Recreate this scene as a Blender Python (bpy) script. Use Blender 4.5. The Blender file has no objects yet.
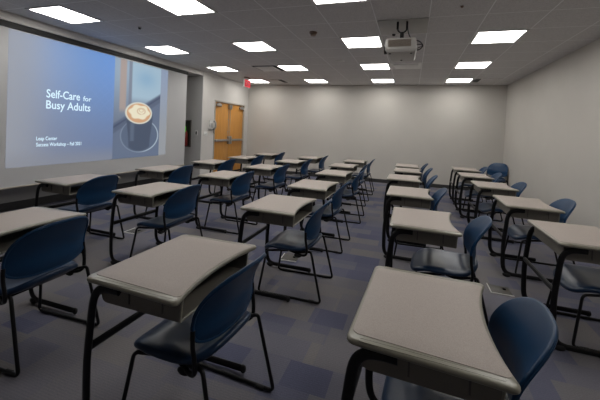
import bpy, bmesh, math, random
from mathutils import Vector, Matrix
random.seed(7)
SC = bpy.context.scene
COL = SC.collection
PI = math.pi

# ---------------------------------------------------------------- tagging
def tag(o, label=None, cat=None, group=None, kind=None):
    if label: o['label'] = label
    if cat: o['category'] = cat
    if group: o['group'] = group
    if kind: o['kind'] = kind
    return o

def empty(name, loc=(0, 0, 0), rz=0.0):
    o = bpy.data.objects.new(name, None)
    o.empty_display_size = 0.1
    COL.objects.link(o)
    o.location = loc
    o.rotation_euler = (0, 0, rz)
    return o

def obj(name, bm, m, parent=None, smooth=True, angle=40):
    me = bpy.data.meshes.new(name)
    bmesh.ops.recalc_face_normals(bm, faces=bm.faces)
    bm.to_mesh(me)
    bm.free()
    if m is not None:
        me.materials.append(m)
    if smooth:
        me.shade_smooth()
        me.set_sharp_from_angle(angle=math.radians(angle))
    o = bpy.data.objects.new(name, me)
    COL.objects.link(o)
    if parent is not None:
        o.parent = parent
    return o

def copy_tree(o, parent=None):
    c = o.copy()
    COL.objects.link(c)
    c.parent = parent
    for ch in KIDS.get(o.name, []):
        copy_tree_child(ch, c)
    return c

def copy_tree_child(o, parent):
    c = o.copy()
    COL.objects.link(c)
    c.parent = parent
    for ch in KIDS.get(o.name, []):
        copy_tree_child(ch, c)

KIDS = {}
def remember(o):
    for x in list(bpy.data.objects):
        if x.parent is not None:
            KIDS.setdefault(x.parent.name, [])
            if x not in KIDS[x.parent.name]:
                KIDS[x.parent.name].append(x)

# ---------------------------------------------------------------- shapes
def box(bm, x0, x1, y0, y1, z0, z1, bev=0.0, seg=2):
    b = bmesh.new() if bev > 0 else bm
    vs = [b.verts.new((x, y, z)) for x in (x0, x1) for y in (y0, y1) for z in (z0, z1)]
    for f in ((0, 1, 3, 2), (4, 6, 7, 5), (0, 4, 5, 1), (2, 3, 7, 6), (0, 2, 6, 4), (1, 5, 7, 3)):
        b.faces.new([vs[i] for i in f])
    if bev > 0:
        bmesh.ops.bevel(b, geom=list(b.edges), offset=bev, segments=seg, profile=0.5, affect='EDGES')
        join(bm, b)
    return bm

def join(bm, b):
    mp = {}
    for v in b.verts:
        mp[v] = bm.verts.new(v.co)
    for f in b.faces:
        bm.faces.new([mp[v] for v in f.verts])
    b.free()

def catmull(pts, n=6, closed=False):
    P = [Vector(p) for p in pts]
    out = []
    N = len(P)
    for i in range(N if closed else N - 1):
        if closed:
            p0, p1, p2, p3 = P[(i - 1) % N], P[i], P[(i + 1) % N], P[(i + 2) % N]
        else:
            p1, p2 = P[i], P[i + 1]
            p0 = P[i - 1] if i > 0 else p1 * 2 - p2
            p3 = P[i + 2] if i + 2 < N else p2 * 2 - p1
        for k in range(n):
            t = k / n
            out.append(0.5 * ((2 * p1) + (p2 - p0) * t + (2 * p0 - 5 * p1 + 4 * p2 - p3) * t * t + (3 * p1 - p0 - 3 * p2 + p3) * t ** 3))
    if not closed:
        out.append(P[-1])
    return out

def fillet(pts, r, n=5):
    """polyline with rounded corners"""
    P = [Vector(p) for p in pts]
    out = [P[0]]
    for i in range(1, len(P) - 1):
        a, b, c = P[i - 1], P[i], P[i + 1]
        d1, d2 = (a - b), (c - b)
        rr = min(r, d1.length * .45, d2.length * .45)
        s, e = b + d1.normalized() * rr, b + d2.normalized() * rr
        for k in range(n + 1):
            t = k / n
            out.append((1 - t) ** 2 * s + 2 * t * (1 - t) * b + t * t * e)
    out.append(P[-1])
    return out

def sweep(bm, path, ra, rb=None, side=None, n=10, closed=False, cap=True):
    """elliptical tube; side = direction of the rb axis"""
    rb = ra if rb is None else rb
    P = [Vector(p) for p in path]
    N = len(P)
    rings = []
    ref = Vector(side) if side is not None else None
    prev = None
    for i in range(N):
        if closed:
            t = (P[(i + 1) % N] - P[i - 1]).normalized()
        else:
            t = (P[min(i + 1, N - 1)] - P[max(i - 1, 0)]).normalized()
        if ref is not None:
            v = (ref - t * ref.dot(t)).normalized()
        else:
            if prev is None:
                a = Vector((0, 0, 1)) if abs(t.z) < .9 else Vector((1, 0, 0))
                v = (a - t * a.dot(t)).normalized()
            else:
                v = (prev - t * prev.dot(t)).normalized()
        prev = v
        u = t.cross(v)
        rings.append([bm.verts.new(P[i] + u * (ra * math.cos(2 * PI * k / n)) + v * (rb * math.sin(2 * PI * k / n))) for k in range(n)])
    for i in range(N if closed else N - 1):
        A, B = rings[i], rings[(i + 1) % N]
        for k in range(n):
            bm.faces.new((A[k], A[(k + 1) % n], B[(k + 1) % n], B[k]))
    if cap and not closed:
        bm.faces.new(rings[0][::-1])
        bm.faces.new(rings[-1])
    return bm

def shell(bm, outline, surf, t, nr=6, rim=0.5, flat=False):
    """closed shell over an outline; surf(a,b)->Vector; thickness t, rounded rim"""
    n = len(outline)
    ca = sum(p[0] for p in outline) / n
    cb = sum(p[1] for p in outline) / n
    def nor(a, b):
        e = 1e-3
        d1 = surf(a + e, b) - surf(a - e, b)
        d2 = surf(a, b + e) - surf(a, b - e)
        return d1.cross(d2).normalized()
    rs = [1 - (1 - i / nr) ** 1.3 if False else i / nr for i in range(1, nr + 1)]
    # rim profile : (scale inset, height factor)
    prof = [(r, .5) for r in rs[:-1]]
    edge = [(-1.0, .5), (-.45, .43), (-.12, .25), (0, 0), (-.12, -.25), (-.45, -.43), (-1.0, -.5)]
    loops = []
    def loop(r, off, h):
        L = []
        for (a, b) in outline:
            da, db = a - ca, b - cb
            d = math.hypot(da, db)
            s = r + off / d
            aa, bb = ca + da * s, cb + db * s
            L.append(bm.verts.new(surf(aa, bb) + nor(aa, bb) * (h * t)))
        return L
    top = [loop(r, 0, .5) for r, _ in prof]
    ed = [loop(1, o * t * rim, h) for o, h in edge]
    bot = [loop(r, 0, -.5) for r, _ in prof][::-1]
    loops = top + ed + bot
    for A, B in zip(loops, loops[1:]):
        for k in range(n):
            bm.faces.new((A[k], A[(k + 1) % n], B[(k + 1) % n], B[k]))
    c1 = bm.verts.new(surf(ca, cb) + nor(ca, cb) * (.5 * t))
    c2 = bm.verts.new(surf(ca, cb) - nor(ca, cb) * (.5 * t))
    for k in range(n):
        bm.faces.new((c1, loops[0][(k + 1) % n], loops[0][k]))
        bm.faces.new((c2, loops[-1][k], loops[-1][(k + 1) % n]))
    return bm

def cyl(bm, x, y, z0, z1, r, n=24, r1=None, bev=0):
    r1 = r if r1 is None else r1
    A = [bm.verts.new((x + r * math.cos(2 * PI * k / n), y + r * math.sin(2 * PI * k / n), z0)) for k in range(n)]
    B = [bm.verts.new((x + r1 * math.cos(2 * PI * k / n), y + r1 * math.sin(2 * PI * k / n), z1)) for k in range(n)]
    for k in range(n):
        bm.faces.new((A[k], A[(k + 1) % n], B[(k + 1) % n], B[k]))
    bm.faces.new(A[::-1])
    bm.faces.new(B)
    return bm

def blob(bm, c, r, n=12, m=7):
    """ellipsoid"""
    rows = []
    for i in range(1, m):
        ph = PI * i / m
        rows.append([bm.verts.new((c[0] + r[0] * math.sin(ph) * math.cos(2 * PI * k / n), c[1] + r[1] * math.sin(ph) * math.sin(2 * PI * k / n), c[2] + r[2] * math.cos(ph))) for k in range(n)])
    t = bm.verts.new((c[0], c[1], c[2] + r[2]))
    b = bm.verts.new((c[0], c[1], c[2] - r[2]))
    for A, B in zip(rows, rows[1:]):
        for k in range(n):
            bm.faces.new((A[k], B[k], B[(k + 1) % n], A[(k + 1) % n]))
    for k in range(n):
        bm.faces.new((t, rows[0][k], rows[0][(k + 1) % n]))
        bm.faces.new((b, rows[-1][(k + 1) % n], rows[-1][k]))
    return bm

# ---------------------------------------------------------------- materials
def lin(c):
    return tuple(((v / 255) / 12.92 if v / 255 <= .04045 else ((v / 255 + .055) / 1.055) ** 2.4) for v in c)

def mat(name, col, rough=.5, metal=0, spec=.5, var=0.0, scale=20, bump=0.0, bscale=200, coat=0):
    m = bpy.data.materials.new(name)
    m.use_nodes = True
    nt = m.node_tree
    p = nt.nodes['Principled BSDF']
    c = (*col, 1)
    p.inputs['Base Color'].default_value = c
    p.inputs['Roughness'].default_value = rough
    p.inputs['Metallic'].default_value = metal
    p.inputs['Specular IOR Level'].default_value = spec
    p.inputs['Coat Weight'].default_value = coat
    tc = nt.nodes.new('ShaderNodeTexCoord')
    if True:
        n = nt.nodes.new('ShaderNodeTexNoise')
        n.inputs['Scale'].default_value = scale
        n.inputs['Detail'].default_value = 3
        nt.links.new(tc.outputs['Object'], n.inputs['Vector'])
        r = nt.nodes.new('ShaderNodeValToRGB')
        v = max(var, .02)
        r.color_ramp.elements[0].position = .3
        r.color_ramp.elements[1].position = .7
        r.color_ramp.elements[0].color = (*[x * (1 - v) for x in col], 1)
        r.color_ramp.elements[1].color = (*[min(1, x * (1 + v)) for x in col], 1)
        nt.links.new(n.outputs['Fac'], r.inputs['Fac'])
        nt.links.new(r.outputs['Color'], p.inputs['Base Color'])
    if bump > 0:
        n2 = nt.nodes.new('ShaderNodeTexNoise')
        n2.inputs['Scale'].default_value = bscale
        nt.links.new(tc.outputs['Object'], n2.inputs['Vector'])
        b = nt.nodes.new('ShaderNodeBump')
        b.inputs['Strength'].default_value = bump
        b.inputs['Distance'].default_value = .002
        nt.links.new(n2.outputs['Fac'], b.inputs['Height'])
        nt.links.new(b.outputs['Normal'], p.inputs['Normal'])
    return m

def emis(name, col, s, camcol=None):
    m = bpy.data.materials.new(name)
    m.use_nodes = True
    nt = m.node_tree
    p = nt.nodes['Principled BSDF']
    p.inputs['Base Color'].default_value = (*[x * .25 for x in col], 1)
    p.inputs['Emission Color'].default_value = (*col, 1)
    p.inputs['Emission Strength'].default_value = s
    return m

M = {}
M['wall'] = mat('painted_wall', (.56, .535, .495), .6, spec=.3, var=.015, scale=2, bump=.05, bscale=150)
M['wall_shaded'] = mat('shade_toned_recess', (.46, .455, .45), .6, spec=.3, var=.02, scale=2)  # recess faces away from the lights; that shade is put into the colour
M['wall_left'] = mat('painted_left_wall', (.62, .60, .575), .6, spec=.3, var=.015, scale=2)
M['base'] = mat('rubber_baseboard', (.035, .034, .036), .5, var=.1)
M['black'] = mat('black_painted_metal', (.006, .006, .007), .42, spec=.28, var=.05)
M['rubber'] = mat('black_rubber', (.010, .010, .011), .7, var=.1)
M['deck_edge'] = mat('moulded_top_edge', (.26, .247, .200), .28, var=.03, scale=60)
M['laminate'] = mat('speckled_laminate', (.405, .355, .322), .48, var=.12, scale=380, spec=.2)
M['boxmetal'] = mat('grey_taupe_metal', (.165, .150, .128), .45, var=.05, scale=8, metal=.1)
M['boxin'] = mat('box_inner_metal', (.07, .065, .058), .5, var=.05)
M['blue'] = mat('blue_moulded_plastic', (.008, .040, .102), .34, var=.06, scale=6, spec=.28, bump=.04, bscale=400)
M['blue_seat'] = mat('blue_seat_plastic', (.010, .028, .068), .31, var=.06, scale=6, spec=.38, bump=.04, bscale=400)
M['panel'] = emis('light_diffuser', (1.0, .975, .93), 12.5)
M['white_metal'] = mat('white_painted_metal', (.62, .61, .59), .4, var=.02)
M['tilewhite'] = mat('white_vent_face', (.80, .79, .77), .6, var=.03)
M['dark'] = mat('dark_gap', (.02, .02, .02), .7, var=.1)
M['brown'] = mat('tan_detector_plastic', (.20, .13, .09), .5, var=.05)
M['proj'] = mat('white_projector_plastic', (.38, .365, .345), .4, var=.02)
M['projgrille'] = mat('brown_grey_grille', (.17, .14, .115), .6, var=.3, scale=90)
M['steel'] = mat('brushed_steel', (.42, .41, .40), .35, metal=.8, var=.06, scale=40)
M['screen'] = mat('matte_white_screen', (.50, .50, .505), .85, spec=.1, var=.01, scale=1)
M['plate'] = mat('white_plastic_plate', (.66, .65, .63), .4, var=.02)
M['phone'] = mat('grey_phone_plastic', (.30, .30, .29), .4, var=.04)
M['red'] = mat('red_enamel', (.20, .015, .012), .4, var=.05)
M['green'] = emis('glowing_green_tag', (.10, .75, .02), .5)  # paper tag given a glow of its own, though it is no lamp
M['exitred'] = emis('exit_sign_red', (.80, .025, .05), .95)
M['exitwhite'] = mat('exit_housing_white', (.75, .78, .76), .4, var=.02)
M['exitdark'] = mat('exit_letter_dark', (.08, .004, .008), .5, var=.02)
M['text'] = emis('projected_white_text', (.62, .80, .92), 1.0)
M['frame'] = mat('door_frame_paint', (.44, .40, .345), .45, var=.03)

# ceiling tiles : acoustic speckle and grid lines laid on the metre grid of the room
T = .6096
GX, GY = -4.7466, 2.7406
CEIL = 2.805
def ceiling_mat():
    m = bpy.data.materials.new('acoustic_tile_grid')
    m.use_nodes = True
    nt = m.node_tree
    p = nt.nodes['Principled BSDF']
    p.inputs['Roughness'].default_value = .85
    p.inputs['Specular IOR Level'].default_value = .2
    g = nt.nodes.new('ShaderNodeNewGeometry')
    sep = nt.nodes.new('ShaderNodeSeparateXYZ')
    nt.links.new(g.outputs['Position'], sep.inputs[0])
    def mth(op, a, b=None, c=None):
        n = nt.nodes.new('ShaderNodeMath')
        n.operation = op
        for i, v in enumerate((a, b, c)):
            if v is None: continue
            if isinstance(v, (int, float)): n.inputs[i].default_value = v
            else: nt.links.new(v, n.inputs[i])
        return n.outputs[0]
    def edge(s, o):
        f = mth('FRACT', mth('DIVIDE', mth('SUBTRACT', s, o - 100 * T), T))
        d = mth('ABSOLUTE', mth('SUBTRACT', f, .5))
        return mth('GREATER_THAN', d, .5 - .0095)
    line = mth('MAXIMUM', edge(sep.outputs['X'], GX), edge(sep.outputs['Y'], GY))
    n = nt.nodes.new('ShaderNodeTexNoise')
    n.inputs['Scale'].default_value = 90
    n.inputs['Detail'].default_value = 4
    nt.links.new(g.outputs['Position'], n.inputs['Vector'])
    r = nt.nodes.new('ShaderNodeValToRGB')
    r.color_ramp.elements[0].position = .35
    r.color_ramp.elements[1].position = .65
    r.color_ramp.elements[0].color = (.56, .545, .54, 1)
    r.color_ramp.elements[1].color = (.70, .685, .675, 1)
    nt.links.new(n.outputs['Fac'], r.inputs['Fac'])
    mix = nt.nodes.new('ShaderNodeMix')
    mix.data_type = 'RGBA'
    nt.links.new(line, mix.inputs[0])
    nt.links.new(r.outputs['Color'], mix.inputs[6])
    mix.inputs[7].default_value = (.86, .86, .86, 1)
    nt.links.new(mix.outputs[2], p.inputs['Base Color'])
    return m

def carpet_mat():
    m = bpy.data.materials.new('patchwork_carpet_tiles')
    m.use_nodes = True
    nt = m.node_tree
    p = nt.nodes['Principled BSDF']
    p.inputs['Roughness'].default_value = .95
    p.inputs['Specular IOR Level'].default_value = .12
    g = nt.nodes.new('ShaderNodeNewGeometry')
    sep = nt.nodes.new('ShaderNodeSeparateXYZ')
    nt.links.new(g.outputs['Position'], sep.inputs[0])
    def mth(op, a, b=None):
        n = nt.nodes.new('ShaderNodeMath')
        n.operation = op
        for i, v in enumerate((a, b)):
            if v is None: continue
            if isinstance(v, (int, float)): n.inputs[i].default_value = v
            else: nt.links.new(v, n.inputs[i])
        return n.outputs[0]
    def cell(w, h, off, seed):
        row = mth('FLOOR', mth('DIVIDE', sep.outputs['Y'], h))
        wn = nt.nodes.new('ShaderNodeTexWhiteNoise'); wn.noise_dimensions = '1D'
        nt.links.new(mth('ADD', row, seed), wn.inputs['W'])
        col = mth('FLOOR', mth('ADD', mth('DIVIDE', sep.outputs['X'], w), mth('MULTIPLY', wn.outputs['Value'], off)))
        cb = nt.nodes.new('ShaderNodeCombineXYZ')
        nt.links.new(row, cb.inputs[0]); nt.links.new(col, cb.inputs[1]); cb.inputs[2].default_value = seed
        w2 = nt.nodes.new('ShaderNodeTexWhiteNoise'); w2.noise_dimensions = '3D'
        nt.links.new(cb.outputs[0], w2.inputs['Vector'])
        return w2.outputs['Value']
    a = cell(.27, .203, 1.0, 3.0)
    b = cell(.61, .305, 1.0, 11.0)
    s = mth('ADD', mth('MULTIPLY', a, .6), mth('MULTIPLY', b, .4))
    r = nt.nodes.new('ShaderNodeValToRGB')
    cr = r.color_ramp
    cr.elements[0].position = .12; cr.elements[0].color = (.098, .103, .156, 1)
    cr.elements[1].position = .88; cr.elements[1].color = (.178, .167, .170, 1)
    e = cr.elements.new(.36); e.color = (.122, .124, .170, 1)
    e = cr.elements.new(.50); e.color = (.148, .145, .174, 1)
    e = cr.elements.new(.70); e.color = (.164, .157, .171, 1)
    nt.links.new(s, r.inputs['Fac'])
    # woven ribs: stripes along x or y depending on the patch
    wv = mth('SINE', mth('MULTIPLY', sep.outputs['Y'], 420.0))
    n = nt.nodes.new('ShaderNodeTexNoise')
    n.inputs['Scale'].default_value = 120
    n.inputs['Detail'].default_value = 4
    nt.links.new(g.outputs['Position'], n.inputs['Vector'])
    f = mth('ADD', mth('ADD', .72, mth('MULTIPLY', n.outputs['Fac'], .5)), mth('MULTIPLY', wv, .05))
    mx = nt.nodes.new('ShaderNodeMix'); mx.data_type = 'RGBA'; mx.blend_type = 'MULTIPLY'
    mx.inputs[0].default_value = 1.0
    nt.links.new(r.outputs['Color'], mx.inputs[6])
    nt.links.new(f, mx.inputs[7])
    nt.links.new(mx.outputs[2], p.inputs['Base Color'])
    bp = nt.nodes.new('ShaderNodeBump'); bp.inputs['Strength'].default_value = .4; bp.inputs['Distance'].default_value = .003
    nt.links.new(n.outputs['Fac'], bp.inputs['Height'])
    nt.links.new(bp.outputs['Normal'], p.inputs['Normal'])
    return m

def wood_mat():
    m = bpy.data.materials.new('honey_maple_door_veneer')
    m.use_nodes = True
    nt = m.node_tree
    p = nt.nodes['Principled BSDF']
    p.inputs['Roughness'].default_value = .4
    tc = nt.nodes.new('ShaderNodeTexCoord')
    mp = nt.nodes.new('ShaderNodeMapping')
    mp.inputs['Scale'].default_value = (8, 14, .9)
    nt.links.new(tc.outputs['Object'], mp.inputs['Vector'])
    n = nt.nodes.new('ShaderNodeTexNoise')
    n.inputs['Scale'].default_value = 3
    n.inputs['Detail'].default_value = 6
    n.inputs['Distortion'].default_value = .6
    nt.links.new(mp.outputs[0], n.inputs['Vector'])
    r = nt.nodes.new('ShaderNodeValToRGB')
    r.color_ramp.elements[0].position = .3; r.color_ramp.elements[0].color = (.54, .235, .045, 1)
    r.color_ramp.elements[1].position = .7; r.color_ramp.elements[1].color = (.68, .325, .070, 1)
    nt.links.new(n.outputs['Fac'], r.inputs['Fac'])
    nt.links.new(r.outputs['Color'], p.inputs['Base Color'])
    return m

M['ceiling'] = ceiling_mat()
M['carpet'] = carpet_mat()
M['wood'] = wood_mat()

# ---------------------------------------------------------------- the room
XL, XR, YB, YF = -5.156, 2.296, 9.308, -2.6
REC, YR = -5.78, 6.925       # back of the screen recess, its end wall

def struct(name, bm, m, smooth=False, label=None):
    o = obj(name, bm, m, None, smooth)
    tag(o, label, None, None, 'structure')
    return o

struct('floor', box(bmesh.new(), REC - .1, XR + .1, YF, YB + .1, -.1, 0), M['carpet'])
struct('ceiling', box(bmesh.new(), REC - .1, XR + .1, YF, YB + .1, CEIL, CEIL + .1), M['ceiling'])
struct('wall_back', box(bmesh.new(), REC - .1, XR + .1, YB, YB + .1, 0, CEIL), M['wall'])
struct('wall_right', box(bmesh.new(), XR, XR + .1, YF, YB, 0, CEIL), M['wall'])
struct('wall_rear', box(bmesh.new(), REC - .1, XR + .1, YF - .1, YF, 0, CEIL), M['wall'])
# left wall with door opening
DY0, DY1, DZ = 7.475, 9.065, 2.115
bm = bmesh.new()
box(bm, REC - .1, XL, YR + .02, DY0, 0, CEIL)
box(bm, REC - .1, XL, DY1, YB, 0, CEIL)
box(bm, REC - .1, XL, DY0, DY1, DZ, CEIL)
struct('wall_left', bm, M['wall_left'])
struct('wall_recess_end', box(bmesh.new(), REC, XL, YR, YR + .02, 0, CEIL), M['wall_shaded'])
struct('wall_recess_back', box(bmesh.new(), REC - .1, REC, YF, YR + .02, 0, CEIL), M['wall_shaded'])
bm = bmesh.new()
box(bm, REC, XL, YF, YR, 2.69, CEIL)
struct('trim_1', bm, M['wall_left'])                       # soffit above the screen
struct('baseboard_back', box(bmesh.new(), XL, XR, YB - .012, YB, 0, .10), M['base'])
struct('baseboard_right', box(bmesh.new(), XR - .012, XR, YF, YB, 0, .10), M['base'])
bm = bmesh.new()
box(bm, XL, XL + .012, YR, DY0 - .05, 0, .10)
box(bm, XL, XL + .012, DY1 + .05, YB, 0, .10)
struct('baseboard_left', bm, M['base'])
struct('baseboard_recess', box(bmesh.new(), REC, REC + .02, YF, YR, 0, .12), M['base'])

# door pair: frame and two leaves recessed in the opening
bm = bmesh.new()
fw = .045
box(bm, XL - .12, XL + .014, DY0 - .01, DY0 + fw * .55, 0, DZ, .003)
box(bm, XL - .12, XL + .014, DY1 - fw * .55, DY1 + .01, 0, DZ, .003)
box(bm, XL - .12, XL + .014, DY0 - .01, DY1 + .01, DZ - fw * .6, DZ + .012, .003)
struct('door_frame', bm, M['frame'])
DM = (DY0 + DY1) / 2 - .02
struct('door_backing', box(bmesh.new(), XL - .14, XL - .12, DY0 - .01, DY1 + .01, 0, DZ), M['dark'])
for k, (a, b) in enumerate(((DY0 + .028, DM - .003), (DM + .003, DY1 - .028))):
    d = obj('door_%d' % (k + 1), box(bmesh.new(), XL - .075, XL - .03, a, b, .008, DZ - .03, .002), M['wood'])
    tag(d, ['left', 'right'][k] + ' honey wood leaf of the double exit door, with steel push bar', 'door', None, 'structure')
    # push bar
    bm = bmesh.new()
    box(bm, XL - .03, XL + .035, a + .02, b - .02, .985, 1.045, .008)
    meet = b if k == 0 else a
    s = -1 if k == 0 else 1
    obj('push_bar', bm, M['steel'], d)
    bm = bmesh.new()
    yy = sorted((meet + s * .012, meet + s * .075))
    box(bm, XL - .03, XL + .045, yy[0], yy[1], .90, 1.13, .010)
    obj('latch_case', bm, M['steel'], d)
    # closer
    yh = (a + .03, a + .26) if k == 0 else (b - .26, b - .03)
    bm = bmesh.new()
    box(bm, XL - .03, XL + .035, yh[0], yh[1], 1.965, 2.035, .008)
    box(bm, XL - .03, XL + .02, yh[0] + .08, yh[0] + .2, 2.035, 2.065, .004)
    obj('door_closer', bm, M['steel'], d)
    bm = bmesh.new()
    yy = sorted((meet + s * .01, meet + s * .07))
    box(bm, XL - .03, XL + .03, yy[0], yy[1], 1.93, 2.06, .006)
    obj('top_latch', bm, M['steel'], d)
    bm = bmesh.new()
    for z in (1.25, 1.6):
        cyl(bm, XL - .028, meet + s * .05, z, z + .03, .012, 10)
    obj('rod_guide', bm, M['steel'], d)
    bm = bmesh.new()
    cyl(bm, XL - .018, meet + s * .042, 1.12, 1.94, .007, 8)
    obj('latch_rod', bm, M['frame'], d)

# ---------------------------------------------------------------- ceiling fixtures
def light_name(c, r):
    lines = ['line nearest the screen', 'second line from the screen', 'third line from the screen', 'line nearest the right wall']
    rows = {9: 'against the back wall', 6: 'second from the back wall', 3: 'third from the back wall', 0: 'fourth from the back wall', -3: 'unseen, added to light the foreground'}
    return 'square light panel, %s, %s' % (lines[c // 3], rows[r])
def light(c, r):
    x0, y0 = GX + c * T, GY + r * T
    t = empty('ceiling_light', (x0 + T / 2, y0 + T / 2, CEIL))
    tag(t, light_name(c, r), 'ceiling light', 'square light panels in the ceiling grid')
    i = T / 2 - .036
    bm = bmesh.new()
    o = T / 2 - .006
    for a in (((-o, o), (-o, -i)), ((-o, o), (i, o)), ((-o, -i), (-i, i)), ((i, o), (-i, i))):
        box(bm, a[0][0], a[0][1], a[1][0], a[1][1], -.010, 0)
    obj('fixture_frame', bm, M['white_metal'], t, False)
    obj('diffuser', box(bmesh.new(), -i, i, -i, i, -.006, -.001), M['panel'], t, False)
for r in (-3, 0, 3, 6, 9):
    for c in (0, 3, 6, 9):
        if r < 0 and c not in (3, 9): continue  # negative row: unseen panels behind the camera, added to light the foreground
        light(c, r)

def vent(c, r, label, slot_side, face):
    x0, y0 = GX + c * T, GY + r * T
    t = empty('ceiling_vent', (x0 + T / 2, y0 + T / 2, CEIL))
    tag(t, label, 'ceiling vent')
    h = T / 2 - .012
    bm = bmesh.new()
    box(bm, -h, h, -h, h, -.004, 0)
    obj('vent_throat', bm, M['dark'] if slot_side else M['tilewhite'], t, False)
    bm = bmesh.new()
    if slot_side:
        box(bm, -h * .80, h * .74, -h * .9, h * .9, -.022, -.012, .003)
    else:
        box(bm, -h * .8, h * .8, -h * .8, h * .8, -.012, -.004, .003)
    obj('vent_face', bm, M[face], t)
    bm = bmesh.new()
    for x in ((-h * .5, 0, h * .7) if slot_side else (-h * .5, h * .5)):
        for y in (-h * .6, h * .6):
            box(bm, x - .008, x + .008, y - .008, y + .008, -.013, -.003)
    obj('vent_hanger', bm, M['white_metal'], t)
vent(2, 6, 'square ceiling air diffuser with light face, left of a light panel', True, 'tilewhite')
vent(7, 6, 'pale square air return behind the ceiling projector', False, 'plate')

def slot_vent(c, r, label):
    x0, y0 = GX + c * T, GY + r * T
    t = empty('slot_vent', (x0 + T / 2, y0 + T / 2, CEIL))
    tag(t, label, 'ceiling vent')
    h = T / 2 - .012
    obj('vent_face', box(bmesh.new(), -h, h, -h, h, -.010, 0, .003), M['ceiling'], t)
    bm = bmesh.new()
    s = 1 if c < 5 else -1
    xs = sorted((s * h * .55, s * h * .95))
    box(bm, xs[0], xs[1], -h * .9, h * .7, -.016, -.008)
    obj('vent_slot', bm, M['dark'], t)
slot_vent(1, 9, 'grey slot vent in the far left ceiling, beside the light panel near the red sign')
slot_vent(10, 9, 'grey slot vent beside the light panel in the far right ceiling')

def ceil_disc(name, x, y, r, h, m, label, cat, stem=False):
    t = empty(name, (x, y, CEIL))
    tag(t, label, cat)
    bm = bmesh.new()
    cyl(bm, 0, 0, -h * .35, 0, r)
    obj('base_plate', bm, m if not stem else M['white_metal'], t)
    bm = bmesh.new()
    cyl(bm, 0, 0, -h, -h * .35, r * .6, r1=r * .85)
    obj('cover', bm, m, t)
ceil_disc('smoke_detector', -1.39, 4.28, .055, .05, M['brown'], 'small tan smoke detector on the ceiling left of the projector', 'smoke detector')
ceil_disc('ceiling_speaker', -1.41, 6.12, .095, .014, M['white_metal'], 'round white flush ceiling disc between light panels', 'ceiling speaker')
ceil_disc('sprinkler', .44, 3.65, .02, .025, M['brown'], 'small dark sprinkler head at the top right of the ceiling', 'sprinkler', True)
ceil_disc('sprinkler', -3.835, 3.65, .025, .03, M['dark'], 'small dark sprinkler head in the ceiling above the projection screen', 'sprinkler', True)
ceil_disc('sprinkler', -.30, 4.52, .03, .03, M['dark'], 'small dark sprinkler head beside the ceiling projector', 'sprinkler', True)

# exit sign hanging from the ceiling, facing the seats
t = empty('exit_sign', (-4.42, 7.86, CEIL))
tag(t, 'small red lit EXIT sign hung from the ceiling by the double doors', 'exit sign')
bm = bmesh.new(); box(bm, -.05, .05, -.09, .09, -.03, 0, .006)
obj('canopy', bm, M['brown'], t)
bm = bmesh.new(); box(bm, -.018, .018, -.06, .06, -.07, -.03, .003)
obj('stem', bm, M['exitwhite'], t)
bm = bmesh.new(); box(bm, -.022, .022, -.165, .165, -.285, -.07, .006)
obj('housing', bm, M['exitwhite'], t)
bm = bmesh.new(); box(bm, .022, .026, -.152, .152, -.275, -.085)
fc = obj('sign_face', bm, M['exitred'], t, False)
def text_mesh(body, size, m, name, parent, loc, rot, offset=0.0, xs=1.0, extr=.001, target_w=None):
    cu = bpy.data.curves.new(name, 'FONT')
    cu.body = body
    cu.size = size
    cu.offset = offset
    cu.extrude = extr
    cu.resolution_u = 3
    tmp = bpy.data.objects.new(name + '_tmp', cu)
    COL.objects.link(tmp)
    dg = bpy.context.evaluated_depsgraph_get()
    me = bpy.data.meshes.new_from_object(tmp.evaluated_get(dg))
    bpy.data.objects.remove(tmp)
    xs_ = [v.co.x for v in me.vertices]
    w = max(xs_) - min(xs_)
    if target_w: xs = target_w / w
    x0 = min(xs_)
    for v in me.vertices:
        v.co.x = (v.co.x - x0) * xs
    me.materials.clear()
    me.materials.append(m)
    me.name = name
    o = bpy.data.objects.new(name, me)
    COL.objects.link(o)
    o.parent = parent
    o.location = loc
    o.rotation_euler = rot
    return o
# text plane facing +x with reading direction along +y
RT = (PI / 2, 0, PI / 2)
text_mesh('EXIT', .19, M['exitdark'], 'exit_lettering', fc, (.027, -.125, -.25), RT, .002, target_w=.25)

# ---------------------------------------------------------------- projector
t = empty('ceiling_projector', (-.17, 4.03, CEIL))
tag(t, 'white ceiling projector with grille on its side, hung under a black bracket', 'projector')
bm = bmesh.new()
box(bm, -.30, .30, -.07, .51, -.008, 0, .002)
obj('ceiling_plate', bm, mat('pale_ceiling_plate', (.40, .39, .37), .5, var=.05, scale=4), t)
bm = bmesh.new()
box(bm, -.068, -.042, -.015, .015, -.10, -.008, .004)
box(bm, .042, .068, -.015, .015, -.10, -.008, .004)
sweep(bm, catmull([(-.055, 0, -.08), (-.045, 0, -.12), (0, 0, -.145), (.045, 0, -.12), (.055, 0, -.08)], 5), .009)
cyl(bm, 0, 0, -.25, -.14, .024)
box(bm, -.09, .09, -.05, .05, -.265, -.245, .004)
obj('mount_bracket', bm, M['black'], t)
bm = bmesh.new()
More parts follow.
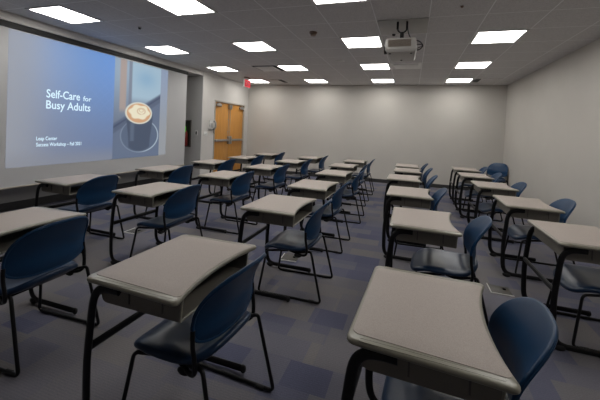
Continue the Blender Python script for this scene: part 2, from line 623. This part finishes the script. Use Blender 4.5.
# tapered body: outline in plan swept between bottom and top
def loftbox(bm, rings, bev=.012):
    b = bmesh.new()
    L = [[b.verts.new(p) for p in r] for r in rings]
    for A, B in zip(L, L[1:]):
        n = len(A)
        for k in range(n):
            b.faces.new((A[k], A[(k + 1) % n], B[(k + 1) % n], B[k]))
    b.faces.new(L[0][::-1]); b.faces.new(L[-1])
    bmesh.ops.recalc_face_normals(b, faces=b.faces)
    if bev: bmesh.ops.bevel(b, geom=list(b.edges), offset=bev, segments=3, profile=.5, affect='EDGES')
    join(bm, b)
ya, yb = -.23, .30
loftbox(bm, [[(-.155, ya + .02, -.43), (.165, ya + .02, -.43), (.15, yb - .02, -.43), (-.12, yb - .02, -.43)],
             [(-.178, ya, -.395), (.180, ya, -.395), (.17, yb, -.395), (-.14, yb, -.395)],
             [(-.172, ya, -.285), (.172, ya, -.285), (.165, yb, -.285), (-.14, yb, -.285)],
             [(-.155, ya + .015, -.265), (.155, ya + .015, -.265), (.15, yb - .015, -.265), (-.125, yb - .015, -.265)]], .008)
pb = obj('projector_body', bm, M['proj'], t)
bm = bmesh.new(); box(bm, -.14, .115, ya - .004, ya + .004, -.370, -.290)
for k in range(9):
    z = -.366 + k * .009
    box(bm, -.136, .111, ya - .007, ya - .003, z, z + .004)
obj('side_grille', bm, M['projgrille'], pb, False)
bm = bmesh.new()
sweep(bm, [(-.172, .02, -.345), (-.205, .02, -.345)], .05, n=20)
obj('lens', bm, M['black'], pb)
for (x, y) in ((-.12, -.16), (.12, -.16), (0, .2)):
    obj('foot', cyl(bmesh.new(), x, y, -.438, -.428, .012, 10), M['dark'], pb)
bm = bmesh.new()
sweep(bm, catmull([(.06, 0, -.02), (.07, -.01, -.13), (.10, -.02, -.21), (.14, -.01, -.265)], 6), .006)
sweep(bm, catmull([(.175, -.1, -.27), (.215, -.1, -.29), (.245, -.1, -.335), (.215, -.1, -.375), (.178, -.1, -.385)], 6), .006)
sweep(bm, catmull([(.178, -.12, -.325), (.21, -.12, -.325), (.243, -.1, -.33)], 6), .005)
sweep(bm, catmull([(.178, -.12, -.37), (.205, -.12, -.36), (.240, -.1, -.34)], 6), .004)
obj('cable', bm, M['black'], t)

# ---------------------------------------------------------------- projection screen and slide
SX = -5.2
t = empty('projection_screen', (SX, 4.27, 0))
tag(t, 'large white pull-down projection screen hanging in the left wall recess', 'projection screen')
bm = bmesh.new()
rows = []
box(bm, -.006, 0, 2.12 - 4.27, 6.372 - 4.27, .46, 2.62)
obj('screen_fabric', bm, M['screen'], t, False)
bm = bmesh.new(); box(bm, -.035, .012, 2.08 - 4.27, 6.40 - 4.27, 2.612, 2.69, .004)
obj('roller_case', bm, M['dark'], t)
bm = bmesh.new(); box(bm, -.016, .008, 2.12 - 4.27, 6.375 - 4.27, .44, .462, .003)
obj('weight_bar', bm, M['frame'], t)

def sstep(a, b, x):
    t_ = max(0, min(1, (x - a) / (b - a)))
    return t_ * t_ * (3 - 2 * t_)
def mixc(a, b, f): return tuple(a[i] * (1 - f) + b[i] * f for i in range(3))
def seg_d(p, a, b):
    ax, ay = b[0] - a[0], b[1] - a[1]
    u = max(0, min(1, ((p[0] - a[0]) * ax + (p[1] - a[1]) * ay) / (ax * ax + ay * ay)))
    return math.hypot(p[0] - a[0] - u * ax, p[1] - a[1] - u * ay)
def slide_col(y, z):
    # sRGB 0-255 values
    if y < 4.44:
        f = sstep(2.83, 4.44, y)
        g = sstep(.72, 2.58, z)
        c = mixc(mixc((128, 136, 156), (106, 122, 156), f), mixc((146, 160, 188), (104, 148, 212), f), g)
        c = mixc((152, 155, 163), c, .2 + .8 * sstep(2.80, 3.5, y))
        c = mixc((134, 136, 144), c, .3 + .7 * sstep(.70, 1.05, z))
        # diamond lattice fading in at the upper right
        amt = sstep(3.1, 4.3, y) * sstep(1.3, 2.2, z) * .5 + .06
        u = (y + z) / .17; v = (y - z) / .17
        d = min(abs(u - round(u)), abs(v - round(v)))
        u2 = abs((y + z) / .17 - round((y + z) / .17) - .0); 
        k = (1 - sstep(.03, .12, d)) * amt
        c = mixc(c, (118, 148, 205), k * .55)
        return c
    # photograph half : coffee cup on a saucer by a window
    f = sstep(1.0, 2.5, z)
    c = mixc((96, 106, 126), (146, 166, 186), f)
    # bright window blur
    w = sstep(4.72, 4.85, y) * sstep(1.75, 1.95, z)
    c = mixc(c, (158, 184, 202), w)
    blob_ = math.exp(-(((y - 5.15) / .25) ** 2 + ((z - 2.3) / .18) ** 2))
    c = mixc(c, (128, 165, 195), blob_ * w * .8)
    # warm upright at the left
    w = (1 - sstep(.05, .09, abs(y - 4.62))) * sstep(1.55, 1.7, z)
    c = mixc(c, (168, 150, 142), w * .9)
    w = (1 - sstep(.02, .05, abs(y - 4.78))) * sstep(1.6, 1.75, z)
    c = mixc(c, (108, 112, 128), w * .7)
    w = (1 - sstep(0, .05, y - 4.48)) * sstep(2.25, 2.3, z)
    # slanting dark bench edge rising to the right
    e = 1.40 + (y - 4.5) * .60
    w = (1 - sstep(-.02, .05, z - e))
    c = mixc(c, (82, 94, 118), w)
    w = (1 - sstep(.01, .03, abs(z - e + .05)))
    c = mixc(c, (58, 70, 96), w * .8)
    w = (1 - sstep(-.02, .03, z - (e - .17)))
    c = mixc(c, (98, 112, 136), w * .8)
    # saucer
    sy, sz = 5.05, 1.16
    r = math.hypot((y - sy) / .47, (z - sz) / .34)
    if r < 1.06:
        c = mixc(c, (84, 98, 122), 1 - sstep(.9, 1.0, r))
        c = mixc(c, (176, 192, 205), (1 - sstep(.012, .05, abs(r - .97))) * (.25 + .65 * sstep(4.75, 5.4, y - .5 * (z - 1))))
    # cup body
    if z < 1.62:
        hw = .33 - .07 * sstep(1.6, .95, z)
        w = (1 - sstep(hw - .02, hw + .01, abs(y - 5.03))) * sstep(.93, 1.0, z + .12 * (1 - ((y - 5.03) / .3) ** 2))
        c = mixc(c, (64, 76, 98), w)
        w = (1 - sstep(.02, .07, abs(y - 4.85))) * (1 if 1.05 < z < 1.4 else 0)
        c = mixc(c, (118, 134, 156), w * .4)
        # lower shadow / reflection
    # coffee surface, seen from above
    ry, rz = 5.005, 1.605
    r = math.hypot((y - ry) / .325, (z - rz) / .215)
    if r < 1.08:
        c = mixc((212, 212, 200), c, sstep(.96, 1.06, r))
        if r < .93:
            c = mixc((204, 158, 120), (218, 218, 206), sstep(.85, .93, r))
        yy, zz = (y - ry - .01) / .285, (z - rz - .02) / .165
        r2 = math.hypot(yy, zz)
        th = math.atan2(zz, yy)
        lobes = .95 + .07 * math.cos(6 * th + .6)
        if r2 < lobes:
            c = mixc((232, 224, 198), (202, 156, 118), sstep(lobes - .18, lobes, r2))
            # rosetta lines
            q = math.hypot((y - ry - .05) / .10, (z - rz - .04) / .065)
            c = mixc(c, (206, 178, 148), (1 - sstep(.10, .22, abs(q - .95))) * .8 * (1 if z > rz - .01 or y < ry + .04 else .5))
            q = math.hypot((y - ry - .05) / .05, (z - rz - .055) / .03)
            c = mixc(c, (206, 178, 148), (1 - sstep(.12, .3, abs(q - 1))) * .8)
    return c

def slide_mesh(y0, y1, z0, z1, ny, nz, fn):
    bm = bmesh.new()
    lay = bm.verts.layers.float_color.new('slide_colour')
    G = []
    for j in range(nz + 1):
        row = []
        for i in range(ny + 1):
            y, z = y0 + (y1 - y0) * i / ny, z0 + (z1 - z0) * j / nz
            v = bm.verts.new((0, y, z))
            v[lay] = (*lin(fn(y, z)), 1)
            row.append(v)
        G.append(row)
    for j in range(nz):
        for i in range(ny):
            bm.faces.new((G[j][i], G[j][i + 1], G[j + 1][i + 1], G[j + 1][i]))
    return bm
def slide_mat(name, s):
    m = bpy.data.materials.new(name)
    m.use_nodes = True
    nt = m.node_tree
    p = nt.nodes['Principled BSDF']
    a = nt.nodes.new('ShaderNodeAttribute'); a.attribute_name = 'slide_colour'
    p.inputs['Base Color'].default_value = (.05, .05, .05, 1)
    p.inputs['Roughness'].default_value = .9
    p.inputs['Specular IOR Level'].default_value = 0.1
    nt.links.new(a.outputs['Color'], p.inputs['Emission Color'])
    p.inputs['Emission Strength'].default_value = s
    return m
M['slide'] = slide_mat('projected_slide_light', .95)
sl = empty('projected_slide', (SX + .002, 0, 0))
tag(sl, 'projected blue title slide about self-care with a latte cup photo, on the white screen', 'slide')
obj('title_panel', slide_mesh(2.835, 4.44, .72, 2.60, 130, 150, slide_col), M['slide'], sl, False)
obj('coffee_photo', slide_mesh(4.44, 5.545, .725, 2.59, 170, 250, slide_col), M['slide'], sl, False)
def haze(y, z): return mixc((146, 150, 156), (140, 154, 178), sstep(1, 2.5, z))
obj('side_band', slide_mesh(5.545, 5.75, .735, 2.59, 2, 8, haze), M['slide'], sl, False)
def TX(s, size, y, z, w, off):
    o = text_mesh(s, size, M['text'], 'slide_lettering', sl, (.003, y, z), RT, off, target_w=w, extr=.0005)
TX('Self-Care', .175, 3.313, 1.735, .50, .0022)
TX('for', .115, 3.865, 1.735, .14, .0014)
TX('Busy Adults', .175, 3.313, 1.570, .68, .0022)
TX('Leap Center', .078, 3.195, 1.095, .285, .001)
TX('Success Workshop \u2013 Fall 2021', .078, 3.195, 1.005, .66, .001)

# ---------------------------------------------------------------- things on the left wall
t = empty('extinguisher_cabinet', (-5.61, YR, 1.19))
tag(t, 'dark recessed fire extinguisher cabinet on the shade-toned wall beside the screen', 'extinguisher cabinet')
bm = bmesh.new()
for a in ((-.15, .15, .325, .35), (-.15, .15, -.35, -.325), (-.15, -.125, -.325, .325), (.125, .15, -.325, .325)):
    box(bm, a[0], a[1], -.03, 0, a[2], a[3], .003)
obj('cabinet_frame', bm, mat('dark_bronze', (.10, .085, .08), .4, metal=.3, var=.1), t)
obj('cabinet_back', box(bmesh.new(), -.125, .125, -.004, -.001, -.325, .325), M['dark'], t, False)
t = empty('fire_extinguisher', (-5.585, YR - .055, .87))
tag(t, 'red fire extinguisher with a green tag inside the dark wall cabinet', 'fire extinguisher')
bm = bmesh.new()
prof = [(.0, .045), (.03, .05), (.30, .05), (.36, .038), (.385, .018), (.40, .016)]
n = 20
L = [[bm.verts.new((r * math.cos(2 * PI * k / n), r * math.sin(2 * PI * k / n), z)) for k in range(n)] for z, r in prof]
for A, B in zip(L, L[1:]):
    for k in range(n): bm.faces.new((A[k], A[(k + 1) % n], B[(k + 1) % n], B[k]))
bm.faces.new(L[0][::-1]); bm.faces.new(L[-1])
obj('cylinder_body', bm, M['red'], t)
bm = bmesh.new(); box(bm, -.05, .03, -.012, .012, .40, .425, .004); box(bm, -.06, .02, -.010, .010, .44, .455, .004); cyl(bm, 0, 0, .39, .445, .012, 10)
obj('valve_handle', bm, M['black'], t)
bm = bmesh.new(); box(bm, -.035, .045, -.058, -.053, .36, .50, .002)
obj('inspection_tag', bm, M['green'], t)

t = empty('wall_intercom', (-5.30, YR, 1.215))
tag(t, 'small dark switch plate on the shade-toned recess wall beside the extinguisher cabinet', 'switch')
obj('plate', box(bmesh.new(), -.04, .04, -.008, 0, -.06, .06, .003), M['plate'], t)
obj('switch_face', box(bmesh.new(), -.018, .022, -.016, -.008, -.042, .042, .003), M['dark'], t)

t = empty('light_switch', (XL, 7.10, 1.20))
tag(t, 'white light switch plate below and left of the wall phone', 'light switch')
obj('plate', box(bmesh.new(), 0, .008, -.085, .085, -.062, .062, .003), M['plate'], t)
bm = bmesh.new()
for y in (-.05, 0, .05): box(bm, .008, .016, y - .012, y + .012, -.028, .028, .003)
obj('rocker', bm, M['exitwhite'], t)

t = empty('wall_phone', (XL, 7.325, 1.44))
tag(t, 'grey wall phone with handset mounted left of the double doors', 'phone')
obj('phone_body', box(bmesh.new(), 0, .06, -.10, .10, -.12, .12, .012), M['plate'], t)
bm = bmesh.new()
sweep(bm, catmull([(.075, .055, .10), (.105, .06, .06), (.11, .06, 0), (.105, .06, -.06), (.075, .055, -.10)], 5), .020, .028, side=(0, 1, 0))
blob(bm, (.075, .055, .10), (.03, .032, .03)); blob(bm, (.075, .055, -.10), (.03, .032, .03))
obj('handset', bm, M['phone'], t)
bm = bmesh.new()
for i in range(3):
    for j in range(4): box(bm, .058, .064, -.075 + i * .03, -.055 + i * .03, -.07 + j * .03, -.05 + j * .03)
obj('keypad', bm, M['phone'], t)
bm = bmesh.new()
sweep(bm, catmull([(.05, .04, -.12), (.06, .05, -.2), (.05, .09, -.235), (.04, .075, -.17), (.05, .02, -.12)], 6), .006)
obj('handset_cord', bm, M['dark'], t)

# ---------------------------------------------------------------- floor boxes
for k, (x, y, rz, lab) in enumerate(((-1.215, 3.27, .1, 'metal floor outlet box on the carpet under the centre line of desks'),
                                 (.865, 3.37, .0, 'metal floor outlet box on the carpet at right, near the aisle'),
                                 (-3.38, 3.25, .05, 'metal floor outlet box on the carpet near the screen side desks'))):
    t = empty('floor_outlet', (x, y, 0), rz)
    tag(t, lab, 'floor outlet')
    obj('cover_plate', box(bmesh.new(), -.09, .09, -.09, .09, 0, .004, .001), M['boxin'], t)
    bm = bmesh.new()
    for a in ((-.095, .095, -.098, -.088), (-.095, -.085, -.088, .10)):
        box(bm, a[0], a[1], a[2], a[3], .003, .009, .002)
    obj('cover_rim', bm, M['plate'], t)
    obj('lid_tab', box(bmesh.new(), .03, .055, .01, .035, .004, .016, .003), M['black'], t)

# ---------------------------------------------------------------- student desk
TZ = .742
def desk_outline(ins=0.0, insn=None):
    """closed outline of the top; +x is the sitter's (concave) side. local x 0..0.5, y 0..0.655"""
    insn = ins if insn is None else insn
    x0, y0, y1 = ins, insn, .655 - insn
    pts = []
    def arc(cx, cy, r, a0, a1, n=6):
        for k in range(n + 1):
            a = a0 + (a1 - a0) * k / n
            pts.append((cx + r * math.cos(a), cy + r * math.sin(a)))
    r = .028
    # front edge corners (x=0)
    arc(x0 + r, y1 - .008 - r, r, PI / 2, PI)
    n = 8
    for k in range(1, n): pts.append((x0, (y1 - .008 - r) + (y0 + .008 + r - (y1 - .008 - r)) * k / n))
    arc(x0 + r, y0 + .008 + r, r, PI, 1.5 * PI)
    xe = .505 - ins
    for k in range(1, 8):
        f = k / 8
        pts.append((x0 + r + (xe - .022 - x0 - r) * f, y0 + .008 - .016 * f))
    r2 = .022
    arc(xe - r2, y0 - .010 + r2, r2, 1.5 * PI, 2 * PI)
    n = 16
    ya_, yb_ = y0 - .010 + r2, y1 + .010 - r2
    for k in range(1, n):
        f = k / n
        pts.append((xe - .040 * (1 - (2 * f - 1) ** 2) ** 0.9, ya_ + (yb_ - ya_) * f))
    arc(xe - r2, y1 + .010 - r2, r2, 0, PI / 2)
    for k in range(1, 8):
        f = 1 - k / 8
        pts.append((x0 + r + (xe - .022 - x0 - r) * f, y1 - .008 + .016 * f))
    return pts

def rounded_rect(x0, x1, y0, y1, r, n=5):
    pts = []
    for cx, cy, a in ((x1 - r, y1 - r, 0), (x0 + r, y1 - r, PI / 2), (x0 + r, y0 + r, PI), (x1 - r, y0 + r, 1.5 * PI)):
        for k in range(n + 1):
            b = a + PI / 2 * k / n
            pts.append((cx + r * math.cos(b), cy + r * math.sin(b)))
    return pts

def make_desk():
    d = empty('student_desk')
    bm = bmesh.new()
    shell(bm, desk_outline(), lambda a, b: Vector((a, b, TZ - .011)), .022, 5, rim=.55)
    top = obj('desk_top', bm, M['deck_edge'], d, angle=60)
    bm = bmesh.new()
    shell(bm, desk_outline(.014, .036), lambda a, b: Vector((a, b, TZ + .0006)), .0022, 4, rim=.6)
    obj('work_surface', bm, M['laminate'], top, angle=60)
    for s, yc in ((0, .019), (1, .636)):
        bm = bmesh.new()
        pts = [Vector((x, y, TZ - .0008)) for x, y in rounded_rect(.045, .470, yc - .0085, yc + .0085, .0085, 5)]
        sweep(bm, pts, .0017, n=6, closed=True)
        obj('pencil_groove', bm, M['deck_edge'], top)
    # book box : front, sides, floor, open towards the sitter
    x0, x1, y0, y1, zt, zb, th = .045,   .468, .060, .595, TZ - .022, TZ - .124, .003
    bm = bmesh.new()
    box(bm, x0 + .008, x1, y0 + .006, y1 - .006, zb, zb + th)
    box(bm, x0, x0 + th, y0 + .006, y1 - .006, zb + .010, zt - .014)
    # side walls with curled front lower corner
    for ys in (y0, y1 - th):
        out = [(x0, zt), (x0, zb + .03)] + [(x0 + .03 - .03 * math.cos(a), zb + .03 - .03 * math.sin(a)) for a in (PI * .125, PI * .25, PI * .375, PI / 2)] + [(x1 + .004, zb), (x1 + .012, zt)]
        A = [bm.verts.new((x, ys, z)) for x, z in out]
        B = [bm.verts.new((x, ys + th, z)) for x, z in out]
        n = len(out)
        bm.faces.new(A); bm.faces.new(B[::-1])
        for k in range(n): bm.faces.new((A[k], A[(k + 1) % n], B[(k + 1) % n], B[k]))
    bx = obj('book_box', bm, M['boxmetal'], d, False)
    for ys, s in ((y0, -1), (y1, 1)):
        for x in (.205, .385):
            a, b = sorted((ys + s * .0005, ys + s * .0035))
            obj('seam_rib', box(bmesh.new(), x - .003, x + .003, a, b, zb + .02, zt - .004), M['boxin'], bx, False)
    bm = bmesh.new()
    sweep(bm, [(x1 + .002, y0 + .004, zb + .002), (x1 + .002, y1 - .004, zb + .002)], .006)
    for ys in (y0 + .002, y1 - .002):
        sweep(bm, [(x1 + .004, ys, zb + .002), (x1 + .012, ys, zt)], .0055)
    obj('rolled_lip', bm, M['deck_edge'], bx)
    # C shaped legs with runners
    for ys in (.038, .617):
        path = catmull([(.170, ys, TZ - .044), (.110, ys, TZ - .045), (.058, ys, TZ - .060), (.028, ys, TZ - .105), (.014, ys, TZ - .20), (-.002, ys, .36), (-.002, ys, .22), (.004, ys, .11), (.030, ys, .055), (.075, ys, .034), (.14, ys, .031), (.48, ys, .030)], 5)
        bm = bmesh.new()
        sweep(bm, path, .0200, .0115, side=(0, 1, 0), n=12)
        lg = obj('leg', bm, M['black'], d)
        obj('foot_glide', blob(bmesh.new(), (.045, ys, .024), (.042, .020, .024), 14, 8), M['rubber'], lg)
        obj('foot_glide', blob(bmesh.new(), (.468, ys, .028), (.020, .0135, .024), 14, 8), M['rubber'], lg)
    bm = bmesh.new()
    sweep(bm, [(-.006, .038, .405), (-.006, .617, .405)], .020, .012, side=(1, 0, 0), n=12)
    obj('crossbar', bm, M['black'], d)
    return d

# ---------------------------------------------------------------- student chair (faces -x, origin on the floor under the seat centre)
def make_chair():
    c = empty('student_chair')
    SZ = .415
    def sfc(a, b):
        # a: -.21 front .. +.20 rear ; b: -.23 .. .23
        z = SZ - .012 * math.exp(-((a - .06) / .14) ** 2) * (1 - (b / .24) ** 2)
        z += .010 * (b / .23) ** 4
        z -= 1.6 * max(0, -.13 - a) ** 1.6
        z -= 11 * max(0, abs(b) - .195) ** 2
        z += 3.2 * max(0, a - .10) ** 1.8
        return Vector((a, b, z))
    out = []
    n = 44
    for k in range(n):
        th = 2 * PI * k / n
        ct, st = math.cos(th), math.sin(th)
        e = 2 / 3.1
        a = .243 * math.copysign(abs(ct) ** e, ct)
        w = .236 + .012 * (-ct)          # a little wider at the front
        b = w * math.copysign(abs(st) ** e, st)
        out.append((a - .028, b))
    bm = bmesh.new()
    shell(bm, out, sfc, .036, 7, rim=.55)
    seat = obj('seat', bm, M['blue_seat'], c, angle=70)
    # backrest shell
    H, W = .348, .246
    def bfc(a, b):
        # a: lateral -1..1 in metres ; b: 0..H up the slope
        t = b / H
        lean = .035 * t + .085 * max(0, (t - .35) / .65) ** 1.7
        x = .165 + lean - .058 * abs(a / W) ** 2.3 * (1 - .2 * t)
        x += .010 * math.exp(-((b - .06) / .05) ** 2)
        return Vector((x + .012, a * (1 - .035 * (a / W) ** 2), .480 + b * .955))
    out = []
    n = 56
    for k in range(n):
        th = 2 * PI * k / n
        ct, st = math.cos(th), math.sin(th)
        if st >= 0:
            e = 2 / 2.8
            a = W * math.copysign(abs(ct) ** e, ct)
            b = .115 + (H - .115) * abs(st) ** e
        else:
            e = 2 / 4.2
            a = (W - .014 * abs(st)) * math.copysign(abs(ct) ** e, ct)
            b = .115 - .115 * abs(st) ** e + .018 * (a / W) ** 2 * abs(st)
        out.append((a, b))
    bm = bmesh.new()
    shell(bm, out, bfc, .014, 8, rim=.7)
    back = obj('backrest', bm, M['blue'], c, angle=70)
    # raised rim bead round the rear of the shell
    bm = bmesh.new()
    ca = 0; cb = sum(p[1] for p in out) / n
    pts = []
    for a, b in out:
        aa, bb = a * .965, cb + (b - cb) * .955
        e = 1e-3
        nn = (bfc(aa + e, bb) - bfc(aa - e, bb)).cross(bfc(aa, bb + e) - bfc(aa, bb - e)).normalized()
        if nn.x < 0: nn = -nn
        pts.append(bfc(aa, bb) + nn * .006)
    sweep(bm, pts, .007, .006, side=(1, 0, 0), n=8, closed=True)
    obj('rear_rim', bm, M['blue'], back)
    R = .0098
    for s in (-1, 1):
        pts = fillet([(-.02, s * .17, .380), (-.205, s * .206, .368), (-.258, s * .236, .012), (.300, s * .240, .012), (.196, s * .222, .412), (.165, s * .210, .408), (.10, s * .19, .385), (.02, s * .17, .382)], .030, 6)
        bm = bmesh.new(); sweep(bm, pts, R, n=10)
        lg = obj('sled_leg', bm, M['black'], c)
        for x in (-.19, .22):
            obj('floor_glide', sweep(bmesh.new(), [(x - .022, s * .236, .012), (x + .022, s * .236, .012)], .0115, n=10), M['rubber'], lg)
        pts = catmull([(-.01, s * .165, .380), (.07, s * .190, .374), (.125, s * .212, .372), (.158, s * .226, .395), (.160, s * .232, .45), (.150, s * .234, .51), (.146, s * .232, .575)], 6)
        bm = bmesh.new(); sweep(bm, pts, .0105, n=10)
        obj('back_support', bm, M['black'], c)
    obj('seat_rail', sweep(bmesh.new(), [(-.06, -.185, .382), (-.06, .185, .382)], .010), M['black'], c)
    obj('seat_rail', sweep(bmesh.new(), [(.09, -.188, .378), (.09, .188, .378)], .010), M['black'], c)
    for s in (-1, 1):
        obj('stacking_bumper', blob(bmesh.new(), (.075, s * .195, .358), (.034, .016, .018)), M['rubber'], c)
    return c

desk0, chair0 = make_desk(), make_chair()
remember(desk0)

FILES = {
 'Z': ('nearest the screen', [(None), (-3.91, 2.38), (-3.86, 3.65), (-3.86, 4.89), (-3.85, 6.10), (-3.84, 7.30)]),
 'A': ('second from the screen', [(-2.74, 1.06), (-2.80, 2.37), (-2.76, 3.63), (-2.70, 4.80), (-2.68, 6.05), (-2.63, 7.22)]),
 'B': ('left of the aisle', [(-1.335, 1.01), (-1.37, 2.38), (-1.40, 3.52), (-1.43, 4.80), (-1.52, 6.00), (-1.48, 7.15)]),
 'C': ('right of the aisle', [(-.178, 1.03), (-.125, 2.44), (-.24, 3.66), (-.33, 4.92), (-.285, 6.03), (-.30, 6.98)]),
 'D': ('nearest the right wall', [None, (.99, 2.525), (.968, 3.69), (.92, 4.90), (.88, 6.05), (.89, 7.15)]),
}
ORD = ['closest to camera', 'second from camera', 'third from camera', 'fourth from camera', 'fifth from camera', 'farthest from camera']
DESK_ROT = {('C', 0): -.05}
CHAIR_ADJ = {}   # (dx, dy, rot)
CHAIR_ADJ = {('C', 0): (-.028, -.015, -.08), ('A', 0): (.03, -.01, .03), ('C', 1): (.025, -.03, -.05), ('B', 0): (-.040, -.015, -.06), ('B', 3): (.02, 0, .03), ('B', 4): (.03, 0, 0), ('A', 1): (0.0, 0, 0), ('Z', 1): (-.055, .0, 0), ('D', 2): (-.022, 0, 0), ('D', 3): (-.05, .0, .02), ('D', 4): (-.04, 0, 0), ('D', 5): (-.045, .01, 0), ('C', 2): (-.05, 0, .02), ('C', 3): (.03, .0, -.03), ('C', 4): (-.02, 0, 0), ('C', 5): (-.04, -.01, 0), ('B', 1): (.0, -.005, .03), ('A', 2): (-.05, -.03, -.04)}
first = True
for key, (where, lst) in FILES.items():
    have = [i for i, p in enumerate(lst) if p]
    n = len(have)
    rank = {i: k for k, i in enumerate(have)}
    for i in have:
        x, y = lst[i]
        k = rank[i]
        pos = 'farthest from camera' if k == n - 1 else ORD[k]
        d = desk0 if first else copy_tree(desk0)
        d.location = (x, y, 0)
        d.rotation_euler.z = DESK_ROT.get((key, i), 0) + random.uniform(-.012, .012)
        tag(d, 'grey-beige desk %s, in the line %s' % (pos, where), 'desk', 'student desks in rows')
        c = chair0 if first else copy_tree(chair0)
        ax, ay, ar = CHAIR_ADJ.get((key, i), (-.022 + random.uniform(-.012, .012), random.uniform(-.015, .015), random.uniform(-.05, .05)))
        c.location = (x + .42 + ax, y + .345 + ay, 0)
        c.rotation_euler.z = ar
        tag(c, 'blue chair at the desk %s, in the line %s' % (pos, where), 'chair', 'blue chairs at the desks')
        first = False
c = copy_tree(chair0)
c.location = (1.98, 8.72, 0)
c.rotation_euler.z = PI / 2 - .6
tag(c, 'spare blue plastic chair standing alone in the far right corner of the room', 'chair', 'blue chairs at the desks')

# ---------------------------------------------------------------- world, camera
w = bpy.data.worlds.new('room_world')
w.use_nodes = True
w.node_tree.nodes['Background'].inputs[0].default_value = (.02, .02, .022, 1)
w.node_tree.nodes['Background'].inputs[1].default_value = .3
SC.world = w

F, YAW, PIT, ROLL, CX, CY = 316.9615, -.3041, -.0210, .0452, 311.7304, 136.454
cam = bpy.data.cameras.new('camera')
co = bpy.data.objects.new('camera', cam)
COL.objects.link(co)
fwd = Vector((math.sin(YAW) * math.cos(PIT), math.cos(YAW) * math.cos(PIT), math.sin(PIT)))
r = Vector((math.cos(YAW), -math.sin(YAW), 0))
u = r.cross(fwd)
cr, sr = math.cos(ROLL), math.sin(ROLL)
r2 = r * cr + u * sr
u2 = u * cr - r * sr
co.matrix_world = Matrix(((r2.x, u2.x, -fwd.x, 0), (r2.y, u2.y, -fwd.y, 0), (r2.z, u2.z, -fwd.z, 1.4294), (0, 0, 0, 1)))
cam.sensor_width = 36
cam.sensor_fit = 'HORIZONTAL'
cam.lens = F / 600 * 36
cam.shift_x = -(CX - 300) / 600
cam.shift_y = (CY - 200) / 600
cam.clip_start = .02
SC.camera = co
SC.view_settings.view_transform = 'Standard'
SC.view_settings.look = 'None'
SC.view_settings.exposure = 0
